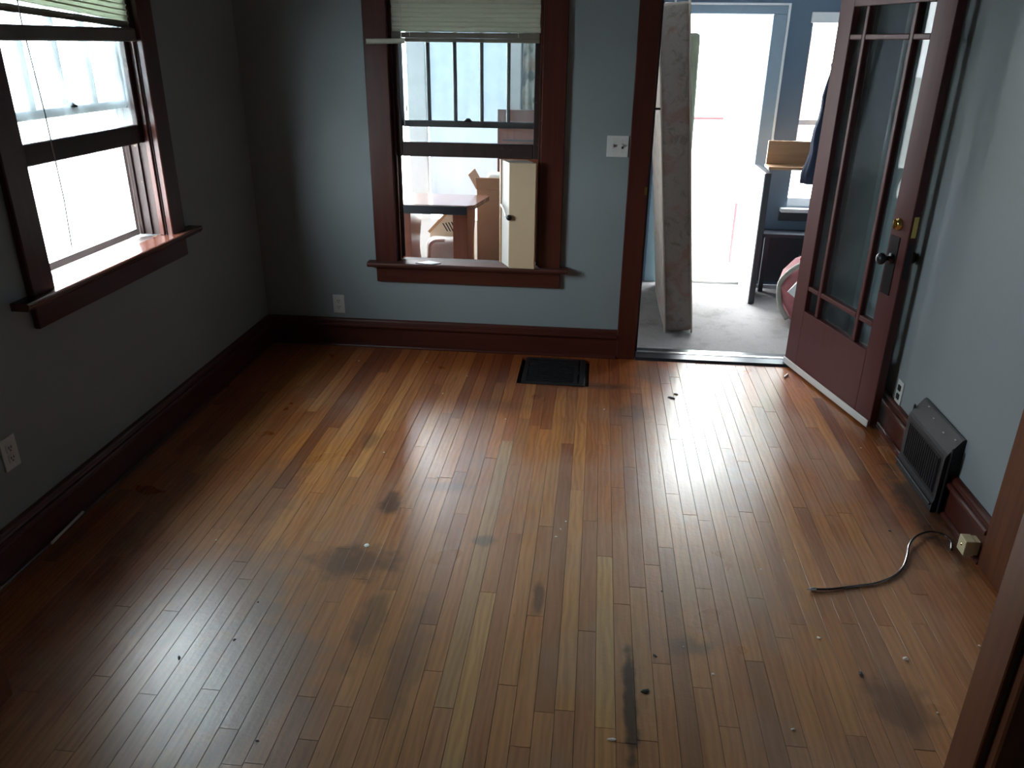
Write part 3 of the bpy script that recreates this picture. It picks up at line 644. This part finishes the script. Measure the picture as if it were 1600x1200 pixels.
for u, v_, s, wh in ((1049, 622, 13, 'larger'), (1056, 616, 9, 'smaller')):
    chip(*fpt(u, v_), s*.001, 'chip_dark', wh + ' dark leaf scrap in the bright reflection before the doorway', 'leaf scraps by the doorway', 'leaf_scrap', 1.9, -.6)
x, y = fpt(1229, 588); pg = MB().tube([(x-.02, y-.03, .006), (x+.012, y+.022, .006)], .005, 8).build('door_peg', 'sweep_white'); tag(pg, 'short white peg on the floor under the door hinge', 'peg')
m = MB(); m.box(-.10, .10, -.004, .004, -.006, .006, bev=.002)
sk = m.build('wood_stick', 'stick_pale'); sk.location = (-1.954, 2.385, .0225); sk.rotation_euler = (R(20), R(-4), R(89)); tag(sk, 'thin pale stick lying along the foot of the shadowed baseboard', 'stick')

# ------------------------------------------------------------------ things on the window stool
dr = empty('drawer', (0, 0, WIN_B[2]+.0005)); tag(dr, 'cream drawer standing on end on the window stool', 'drawer')
DH = .598
bx('front_panel', 'drawer_cream', dr, -.479, -.327, 4.458, 4.476, 0, DH, bev=.004)
def skew(name, mat, quad, z0_, z1_): MB().prism(quad, z0_, z1_, lambda p, q, w: (p, q, w)).build(name, mat, dr)
sk_ = lambda x, y: (x - (y-4.4765)*.50, y)
skew('side_panel', 'drawer_white', [sk_(-.479, 4.4765), sk_(-.468, 4.4765), sk_(-.468, 4.584), sk_(-.479, 4.584)], .003, DH-.004)
skew('side_panel', 'drawer_white', [sk_(-.338, 4.4765), sk_(-.329, 4.4765), sk_(-.329, 4.584), sk_(-.338, 4.584)], .003, DH-.004)
skew('end_panel', 'drawer_white', [sk_(-.4675, 4.4765), sk_(-.3385, 4.4765), sk_(-.3385, 4.584), sk_(-.4675, 4.584)], .003, .013)
skew('end_panel', 'drawer_white', [sk_(-.4675, 4.4765), sk_(-.3385, 4.4765), sk_(-.3385, 4.584), sk_(-.4675, 4.584)], DH-.014, DH-.004)
skew('bottom_panel', 'plank_tan', [sk_(-.486, 4.5845), sk_(-.329, 4.5845), sk_(-.329, 4.604), sk_(-.486, 4.604)], .001, DH-.002)
MB().tube(smooth([(-.534, 4.565, .345), (-.522, 4.535, .338), (-.503, 4.488, .318), (-.492, 4.455, .302)]), .007, 8).build('handle', 'connector_silver', dr, True)
MB().lathe([(.006, 0), (.013, .004), (.017, .012), (.014, .020), (.005, .023)], 14, Matrix.Translation((-.476, 4.4575, .297)) @ Matrix.Rotation(R(90), 4, 'X')).build('knob', 'knob_black', dr, True)
bm = MB(); vs_ = [bm.bm.verts.new((*q, zz)) for zz in (0, .004) for q in ((-1.035, 4.497), (-.965, 4.55), (-.885, 4.517), (-.935, 4.476))]
for f_ in ((3, 2, 1, 0), (4, 5, 6, 7), (0, 1, 5, 4), (1, 2, 6, 5), (2, 3, 7, 6), (3, 0, 4, 7)): bm.bm.faces.new([vs_[i] for i in f_])
pp = bm.build('envelope', 'paper_grey'); pp.location = (0, 0, WIN_B[2]+.0005); tag(pp, 'grey envelope lying flat on the back window stool', 'envelope')

# ------------------------------------------------------------------ porch shell
PZ = -.03; PY = 6.40; PX0, PX1 = -2.2, 2.6; PC = 2.45
tag(bx('floor_porch', 'carpet_grey', None, PX0, PX1, YB+WT, PY+.14, PZ-.1, PZ, bev=0), 'speckled grey carpet of the porch beyond the doorway', 'floor', kind='structure')
tag(bx('ceiling_porch', 'white_paint', None, PX0, PX1, YB+WT, PY+.14, PC, PC+.1, bev=0), 'white porch ceiling', 'ceiling', kind='structure')
PD = (.56, 1.20, 1.96); PW = (1.49, 2.35, .60, 1.93)
m = MB()
m.box(-.62, PD[0]-.03, PY, PY+.14, PZ, PC).box(PD[0]-.03, PD[1]+.03, PY, PY+.14, PD[2]+.03, PC).box(PD[1]+.03, PW[0], PY, PY+.14, PZ, PC)
m.box(PW[0], PW[1], PY, PY+.14, PZ, PW[2]).box(PW[0], PW[1], PY, PY+.14, PW[3], PC).box(PW[1], PX1, PY, PY+.14, PZ, PC)
tag(m.build('wall_porch', 'porch_blue_paint'), 'slate blue porch front wall with the bright outer doorway', 'wall', kind='structure')
tag(MB().box(PX0, -.62, PY, PY+.14, PZ, .42).box(PX0, -.62, PY, PY+.14, 2.3, PC).build('wall_porch_low', 'white_paint'), 'low white porch wall under the shade and open screen', 'wall', kind='structure')
tag(bx('wall_porch_end', 'porch_blue_paint', None, PX1, PX1+.1, YB+WT, PY+.14, PZ-.1, PC, bev=0), 'blue end wall of the porch', 'wall', kind='structure')
tag(bx('wall_porch_left', 'siding_white', None, PX0-.1, PX0, YB+WT, PY+.14, PZ-.1, PC, bev=0), 'white end wall of the porch', 'wall', kind='structure')
# outer door frame
pf = empty('trim_4', (0, PY, 0)); tag(pf, 'blue painted frame of the bright outer porch doorway', 'door frame', kind='structure')
for a, b_ in ((PD[0]-.12, PD[0]-.002), (PD[1]+.002, PD[1]+.10)): bx('casing', 'door_trim_blue', pf, a, b_, -.022, 0, PZ, PD[2]+.002, bev=.003)
bx('back_band', 'white_paint', pf, PD[1]+.1005, PD[1]+.116, -.034, 0, PZ, PD[2]+.075, bev=.002)
bx('head_casing', 'door_trim_blue', pf, PD[0]-.12, PD[1]+.10, -.022, 0, PD[2]+.003, PD[2]+.06, bev=.003)
bx('head_band', 'white_paint', pf, PD[0]-.13, PD[1]+.10, -.034, 0, PD[2]+.061, PD[2]+.075, bev=.002)
bx('jamb', 'door_trim_blue', pf, PD[1], PD[1]+.03, 0, .14, PZ, PD[2], bev=.002); bx('jamb', 'door_trim_blue', pf, PD[0]-.03, PD[0], 0, .14, PZ, PD[2], bev=.002)
bx('head_jamb', 'white_paint', pf, PD[0], PD[1], 0, .14, PD[2], PD[2]+.03, bev=.002)
bx('sill', 'concrete', pf, PD[0], PD[1], -.01, .16, PZ, PZ+.02, bev=.002)
# porch window
pw = empty('window_3', (0, PY, 0)); tag(pw, 'narrow bright porch window beside the outer doorway', 'window', kind='structure')
bx('head_casing', 'white_paint', pw, PW[0]-.02, PW[1]+.02, -.02, 0, PW[3]-.02, PW[3]+.05, bev=.003)
bx('stool', 'white_paint', pw, PW[0]-.05, PW[1]+.03, -.06, .0, PW[2]-.03, PW[2], bev=.003)
bx('apron', 'panel_black', pw, PW[0]-.05, PW[1]+.03, -.025, 0, PW[2]-.10, PW[2]-.031, bev=.003)
bx('meeting_rail', 'white_paint', pw, PW[0], PW[1], .03, .07, 1.21, 1.25, bev=.002); bx('bottom_rail', 'white_paint', pw, PW[0], PW[1], .03, .07, PW[2], PW[2]+.07, bev=.002)
bx('pane', 'window_glass', pw, PW[0], PW[1], .045, .048, PW[2]+.07, 1.21, bev=0); bx('pane', 'window_glass', pw, PW[0], PW[1], .055, .058, 1.25, PW[3], bev=0)
# screened part of the porch: pillars, shades
def pillar(x0, x1, label):
    o = MB().box(x0, x1, PY-.02, PY+.10, .42, 2.3, bev=.006).build('porch_pillar', 'white_paint'); tag(o, label, 'pillar', 'porch pillars')
    bx('base_block', 'white_paint', o, x0-.012, x1+.012, PY-.032, PY-.0201, .42, .52, bev=.003); return o
pillar(-1.485, -1.335, 'pale porch pillar at the edge of the roller shade'); pillar(-.70, -.60, 'pale porch pillar above the leaning brown panel')
sh = MB()
n = 24
for i in range(n+1):
    x = -1.33 + .625*i/n
    for z in (.55, 2.28): sh.bm.verts.new((x, PY+.03+.004*math.sin(i*1.1), z))
sh.bm.verts.ensure_lookup_table()
for i in range(n): sh.bm.faces.new([sh.bm.verts[k] for k in (2*i, 2*i+2, 2*i+3, 2*i+1)])
so = sh.build('roller_shade', 'shade_cloth', None, True); tag(so, 'pale backlit shade hanging between two porch pillars', 'shade'); md = so.modifiers.new('t', 'SOLIDIFY'); md.thickness = .002
bx('hem_bar', 'white_paint', so, -1.33, -.705, PY+.022, PY+.038, .53, .552, bev=.002)
bx('roller', 'white_paint', so, -1.33, -.705, PY+.015, PY+.05, 2.262, 2.298, bev=.01)

# ------------------------------------------------------------------ porch contents
def mattress(name, label, cx, cy, w, d, h, lean, mat, z0, pip=True):
    o = MB().box(-w/2, w/2, -d/2, d/2, 0, h, bev=.035, seg=3).build(name, mat, None, True); tag(o, label, 'mattress')
    o.location = (cx, cy, z0); o.rotation_euler = (0, lean, 0)
    if pip:
        for s in (-1, 1):
            x = s*(w/2-.008); e = .02
            ring = smooth([(x, -d/2+e, .03), (x, -d/2+.003, .06), (x, -d/2+.003, h/2), (x, -d/2+.003, h-.06), (x, -d/2+e, h-.02), (x, 0, h-.002), (x, d/2-.03, h-.02), (x, d/2-.003, h-.08), (x, d/2-.003, .06), (x, d/2-.03, .02), (x, 0, .004), (x, -d/2+e, .03)], 4)
            MB().tube(ring, .007, 6).build('piping', 'mattress_piping', o, True)
    return o
mattress('mattress', 'floral mattress standing on end inside the porch doorway', .605, 5.60, .19, .97, 2.01, R(-5.9), 'mattress_floral', PZ+.012)
mattress('box_spring', 'greenish padded box spring standing behind the floral mattress', .632, 6.235, .18, .20, 1.86, R(-1.3), 'foam_green', PZ+.004, False)
# standing board with white face
pb = bx('tabletop_board', 'panel_black', None, 1.190, 1.232, 5.86, 6.30, PZ+.001, .93, bev=.003); tag(pb, 'black-edged white board standing upright by the outer doorway', 'board')
bx('white_face', 'panel_white', pb, 1.183, 1.1898, 5.862, 6.298, PZ+.003, .93, bev=.001)
bn = empty('low_bench', (0, 0, PZ)); tag(bn, 'low black bench along the porch wall under its window', 'bench')
bx('bench_top', 'panel_black', bn, 1.30, 2.2, 6.18, PY-.03, .435, .465, bev=.004)
for x in (1.32, 2.16): bx('leg', 'panel_black', bn, x, x+.035, 6.20, 6.235, .0005, .4345, bev=.003)
bx('back_panel', 'panel_black', bn, 1.30, 2.2, 6.345, 6.36, .05, .4345, bev=0); bx('foot_rail', 'paper_grey', bn, 1.30, 2.2, 6.236, 6.25, .02, .05, bev=.003)
rk = empty('shelf_rack', (0, 0, PZ)); tag(rk, 'dark metal rack behind the open door holding planks and coat', 'rack')
for x in (1.60, 2.0):
    for y in (5.80, 6.12): bx('post', 'panel_black', rk, x, x+.025, y, y+.025, .0005, 1.70, bev=.002)
for z in (.30, .965, 1.66): bx('shelf', 'panel_black', rk, 1.58, 2.03, 5.79, 6.155, z, z+.02, bev=.002)
pl = bx('plank', 'plank_tan', None, 1.215, 1.95, 6.02, 6.042, .9555, 1.135, bev=.002); tag(pl, 'tan plank resting on edge on the dark rack', 'plank', 'planks on the rack')
pl2 = bx('plank', 'plank_tan', None, 1.205, 1.90, 5.86, 6.015, .9555, .975, bev=.002); tag(pl2, 'tan plank lying flat below the one on edge', 'plank', 'planks on the rack')
m = MB(); rings = []
for k in range(12):
    z = .885 + k*.071; f_ = k/11; wd = (.085 - .045*f_)*(1+.12*math.sin(k*1.7)); cx = 1.50+.03*f_
    rings.append([m.bm.verts.new((cx + wd*math.cos(a)*(1+.16*math.sin(5*a+k*.3)), 5.745 + .045*math.sin(a)*(1+.16*math.sin(5*a+k*.3)), z)) for a in [2*math.pi*i/20 for i in range(20)]])
for a, b_ in zip(rings, rings[1:]):
    for i in range(20): m.bm.faces.new((a[i], a[(i+1) % 20], b_[(i+1) % 20], b_[i]))
m.bm.faces.new(rings[0][::-1]); m.bm.faces.new(rings[-1])
ct = m.build('hanging_coat', 'coat_navy', None, True); tag(ct, 'navy coat hanging from the dark rack beside the planks', 'coat')
MB().tube(smooth([(1.53, 5.745, 1.66), (1.53, 5.745, 1.69), (1.56, 5.77, 1.695), (1.60, 5.80, 1.688)]), .004, 6).build('hook', 'connector_silver', ct)
# red bag
m = MB(); rings = []
for k, (z, a_, b2, cx) in enumerate(((0, .10, .12, 1.53), (.05, .135, .15, 1.52), (.14, .165, .17, 1.495), (.25, .175, .17, 1.475), (.35, .15, .15, 1.48), (.43, .10, .12, 1.50), (.46, .05, .07, 1.51))):
    rings.append([m.bm.verts.new((cx + a_*math.cos(t_)*(1+.05*math.sin(3*t_+k)), 5.52 + b2*math.sin(t_), PZ+.001+z)) for t_ in [2*math.pi*i/22 for i in range(22)]])
for a, b_ in zip(rings, rings[1:]):
    for i in range(22): m.bm.faces.new((a[i], a[(i+1) % 22], b_[(i+1) % 22], b_[i]))
m.bm.faces.new(rings[0][::-1]); m.bm.faces.new(rings[-1])
bg_ = m.build('bag', 'bag_pink', None, True); tag(bg_, 'pink and red bag slumped on the porch carpet behind the door', 'bag')
MB().tube(smooth([(1.50, 5.375, .40), (1.42, 5.38, .41), (1.345, 5.42, .34), (1.305, 5.46, .24), (1.325, 5.46, .10), (1.385, 5.45, .0)]), .018, 8).build('trim_roll', 'bag_grey', bg_, True)
MB().tube(smooth([(1.40, 5.40, .43), (1.47, 5.39, .455), (1.56, 5.40, .45)]), [.02]*13, 8).build('handle', 'bag_red', bg_, True)
m = MB(); vv = [m.bm.verts.new(c_) for c_ in ((1.325, 5.305, .235), (1.43, 5.295, .365), (1.45, 5.300, .14), (1.325, 5.309, .235), (1.43, 5.344, .365), (1.45, 5.349, .14))]
for f_ in ((0, 2, 1), (3, 4, 5), (0, 1, 4, 3), (1, 2, 5, 4), (2, 0, 3, 5)): m.bm.faces.new([vv[i] for i in f_])
m.build('white_tag', 'paper_white', bg_)

# trestle table seen through the back window
tb = empty('trestle_table', (0, 0, PZ)); tag(tb, 'red-brown trestle table on the porch outside the back window', 'table')
TZ = .755-PZ
MB().prism([(-1.55, 5.24), (-.845, 5.24), (-.80, 5.275), (-.745, 5.62), (-.76, 5.66), (-1.55, 5.66)], TZ-.03, TZ, lambda p, q, w: (p, q, w)).build('tabletop', 'table_top_wood', tb)
bx('front_apron', 'panel_black', tb, -1.54, -.842, 5.222, 5.2395, TZ-.060, TZ-.003, bev=.003)
def leg(x0, x1):
    n = 18; pr = [(5.265, .0005), (5.265, TZ-.031)]
    for i in range(n+1):
        z = TZ-.031 - (TZ-.0315)*i/n; s = i/n
        pr.append((5.585 + .05*math.sin(s*9.5+.8) - .02*s, z))
    MB().prism(pr, x0, x1, lambda p, q, w: (w, p, q)).build('leg', 'table_red', tb)
leg(-.945, -.845); leg(-1.33, -1.235)
bx('stretcher', 'table_red', tb, -1.234, -.946, 5.36, 5.40, .12, .20, bev=.003)
# vented heater, pipe and cushion below the table
ht = empty('heater_unit', (0, 0, PZ)); tag(ht, 'beige slant-topped heater with black vent slots under the porch table', 'heater')
MB().prism([(-1.23, .001), (-1.23, .47), (-1.05, .66), (-.90, .66), (-.90, .001)], 5.87, 5.93, lambda p, q, w: (p, w, q)).build('body', 'heater_beige', ht)
MB().prism([(-1.245, .468), (-1.23, .455), (-1.04, .655), (-1.055, .670)], 5.855, 5.869, lambda p, q, w: (p, w, q)).build('edge_strip', 'plank_tan', ht)
for i in range(8):
    x = -1.10 + i*.022
    MB().prism([(x, .47), (x+.010, .47), (x-.025, .53+.004*i), (x-.035, .53+.004*i)], 5.8685, 5.8698, lambda p, q, w: (p, w, q)).build('vent_slot', 'slot_black', ht)
cu = MB().box(-.14, .14, -.09, .09, 0, .45, bev=.06, seg=4).build('cushion', 'cushion_grey', None, True); cu.location = (-1.085, 5.735, PZ+.001); tag(cu, 'grey worn cushion standing under the porch table', 'cushion')
pi_ = MB().tube(smooth([(-1.05, 5.50, .455), (-1.12, 5.50, .45), (-1.155, 5.50, .42), (-1.165, 5.50, .34), (-1.175, 5.50, .26), (-1.17, 5.50, -.02)]), .012, 8).build('bent_pipe', 'pipe_pink', None, True); tag(pi_, 'bent pinkish pipe beside the grey cushion', 'pipe')
# cardboard box
cb = empty('cardboard_box', (0, 0, PZ)); tag(cb, 'tall brown cardboard box leaning behind the porch table', 'box')
bx('body', 'cardboard', cb, -.86, -.50, 5.80, 6.10, .0005, .80, bev=.004)
MB().box(-.86, -.50, -.003, .003, 0, .10, mat=Matrix.Translation((0, 5.80, .80)) @ Matrix.Rotation(R(25), 4, 'X')).build('flap', 'cardboard', cb)
MB().box(-.003, .003, 5.80, 6.10, 0, .12, mat=Matrix.Translation((-.86, 0, .80)) @ Matrix.Rotation(R(-30), 4, 'Y')).build('flap', 'cardboard', cb)
pc = MB().box(-.10, .10, -.08, .08, 0, .10, bev=.03, seg=2).build('paper_bundle', 'paper_white', None, True); pc.location = (-.70, 5.94, .7715); tag(pc, 'white paper bundle on top of the cardboard box', 'paper')
cp_ = empty('leaning_cabinet_side', (0, 0, PZ)); tag(cp_, 'brown wooden cabinet panel leaning by the porch pillar', 'panel')
bx('panel', 'cabinet_brown', cp_, -.755, -.35, 6.20, 6.235, .0005, 1.325, bev=.003)
bx('edge_band', 'cardboard', cp_, -.757, -.7552, 6.198, 6.237, .0005, 1.327, bev=0); bx('groove', 'panel_black', cp_, -.72, -.36, 6.1985, 6.1998, 1.10, 1.112, bev=0)

m = MB(); n = 30
for i in range(n+1):
    x = -.585 + .30*i/n
    for z in (1.0, 2.25): m.bm.verts.new((x, PY-.035+.014*math.sin(i*1.25), z))
m.bm.verts.ensure_lookup_table()
for i in range(n): m.bm.faces.new([m.bm.verts[k] for k in (2*i, 2*i+2, 2*i+3, 2*i+1)])
cu2 = m.build('curtain', 'curtain_faded', None, True); tag(cu2, 'faded grey-green patterned curtain beside the porch pillar', 'curtain'); md = cu2.modifiers.new('t', 'SOLIDIFY'); md.thickness = .002
MB().tube([(-.61, PY-.035, 2.262), (-.26, PY-.035, 2.262)], .009, 8).build('curtain_rod', 'panel_black', cu2)

# ------------------------------------------------------------------ outdoors
tag(bx('ground', 'concrete', None, -60, -2.2, -40, 60, -.8, -.7, bev=0), 'pale washed-out paving outside the side window', 'ground', kind='structure')
tag(bx('street', 'asphalt', None, -2.2, 60, -40, 60, -.8, -.7, bev=0), 'washed-out street and yard in front of the porch', 'ground', kind='structure')
stp = empty('porch_steps', (0, 0, 0)); tag(stp, 'pale concrete stoop outside the bright doorway', 'steps')
bx('landing', 'concrete', stp, .1, 1.5, PY+.18, 7.6, -.70, -.05, bev=.01); bx('step', 'concrete', stp, .1, 1.5, 7.601, 7.95, -.70, -.25, bev=.01); bx('step', 'concrete', stp, .1, 1.5, 7.951, 8.3, -.70, -.47, bev=.01)
hr = empty('handrail', (0, 0, 0)); tag(hr, 'faint red metal handrail on the stoop outside', 'handrail')
for x, zt in ((.74, 1.20), (1.245, .48)): MB().tube([(x, 7.2, -.05), (x, 7.2, zt)], .014, 8).build('post', 'rail_red', hr)
MB().tube([(.74, 7.2, 1.185), (1.05, 7.2, 1.19)], .016, 8).build('rail', 'rail_red', hr)
def tree(x, y, s, label):
    o = empty('tree', (x, y, -.7)); tag(o, label, 'tree', 'trees across the yard')
    MB().tube([(0, 0, 0), (.1, 0, 1.2*s), (0, .1, 2.4*s)], [.18*s, .13*s, .07*s], 8).build('trunk', 'cabinet_brown', o)
    bm = MB()
    for _ in range(420):
        d = Vector((random.gauss(0, 1), random.gauss(0, 1), random.gauss(0, .8))); d = d.normalized()*random.uniform(.5, 1.5)*s; c_ = d + Vector((0, 0, 2.9*s))
        q = Matrix.Rotation(random.uniform(0, 6), 3, Vector((random.random(), random.random(), random.random()+.1)).normalized()); e = .22*s
        bm.bm.faces.new([bm.bm.verts.new(c_ + q @ Vector(k)*e) for k in ((-1, -.5, 0), (1, -.5, .1), (1, .5, 0), (-1, .5, -.1))])
    bm.build('foliage', 'grass_green', o)['kind'] = 'stuff'
for x, y, sc2, lb in ((-8.5, 22, 1.9, 'green tree across the street beyond the open porch screen'), (4.6, 21, 2.0, 'green tree across the street past the outer doorway')):
    tree(x, y, sc2, lb)
nh = empty('neighbor_house', (-24, 12, -.7)); tag(nh, 'washed-out white house outside the side window', 'house')
for i in range(14): bx('siding_board', 'siding_white', nh, -.02-.0, .03, -4, 4, i*.25, i*.25+.245, bev=.004)
bx('wall', 'siding_white', nh, -4, -.021, -4, 4, 0, 3.5, bev=0)
MB().prism([(-4.3, 3.5), (.4, 3.5), (-2, 5.2)], -4.3, 4.3, lambda p, q, w: (p, w, q)).build('roof', 'paper_grey', nh)
for y in (-1.5, 1.2): 
    f_ = bx('window', 'white_paint', nh, .031, .07, y, y+.9, 1.2, 2.5, bev=.01); bx('pane', 'slot_black', f_, .071, .075, y+.08, y+.82, 1.28, 2.42, bev=0)
pp_ = MB().box(-2.62, -2.46, 4.42, 4.58, -.7, 2.4, bev=.01).build('porch_post', 'siding_white'); tag(pp_, 'hazy white post standing just outside the side window', 'post')
bx('base_block', 'siding_white', pp_, -2.65, -2.43, 4.39, 4.61, -.7, -.5, bev=.01)
print('boards', nb)
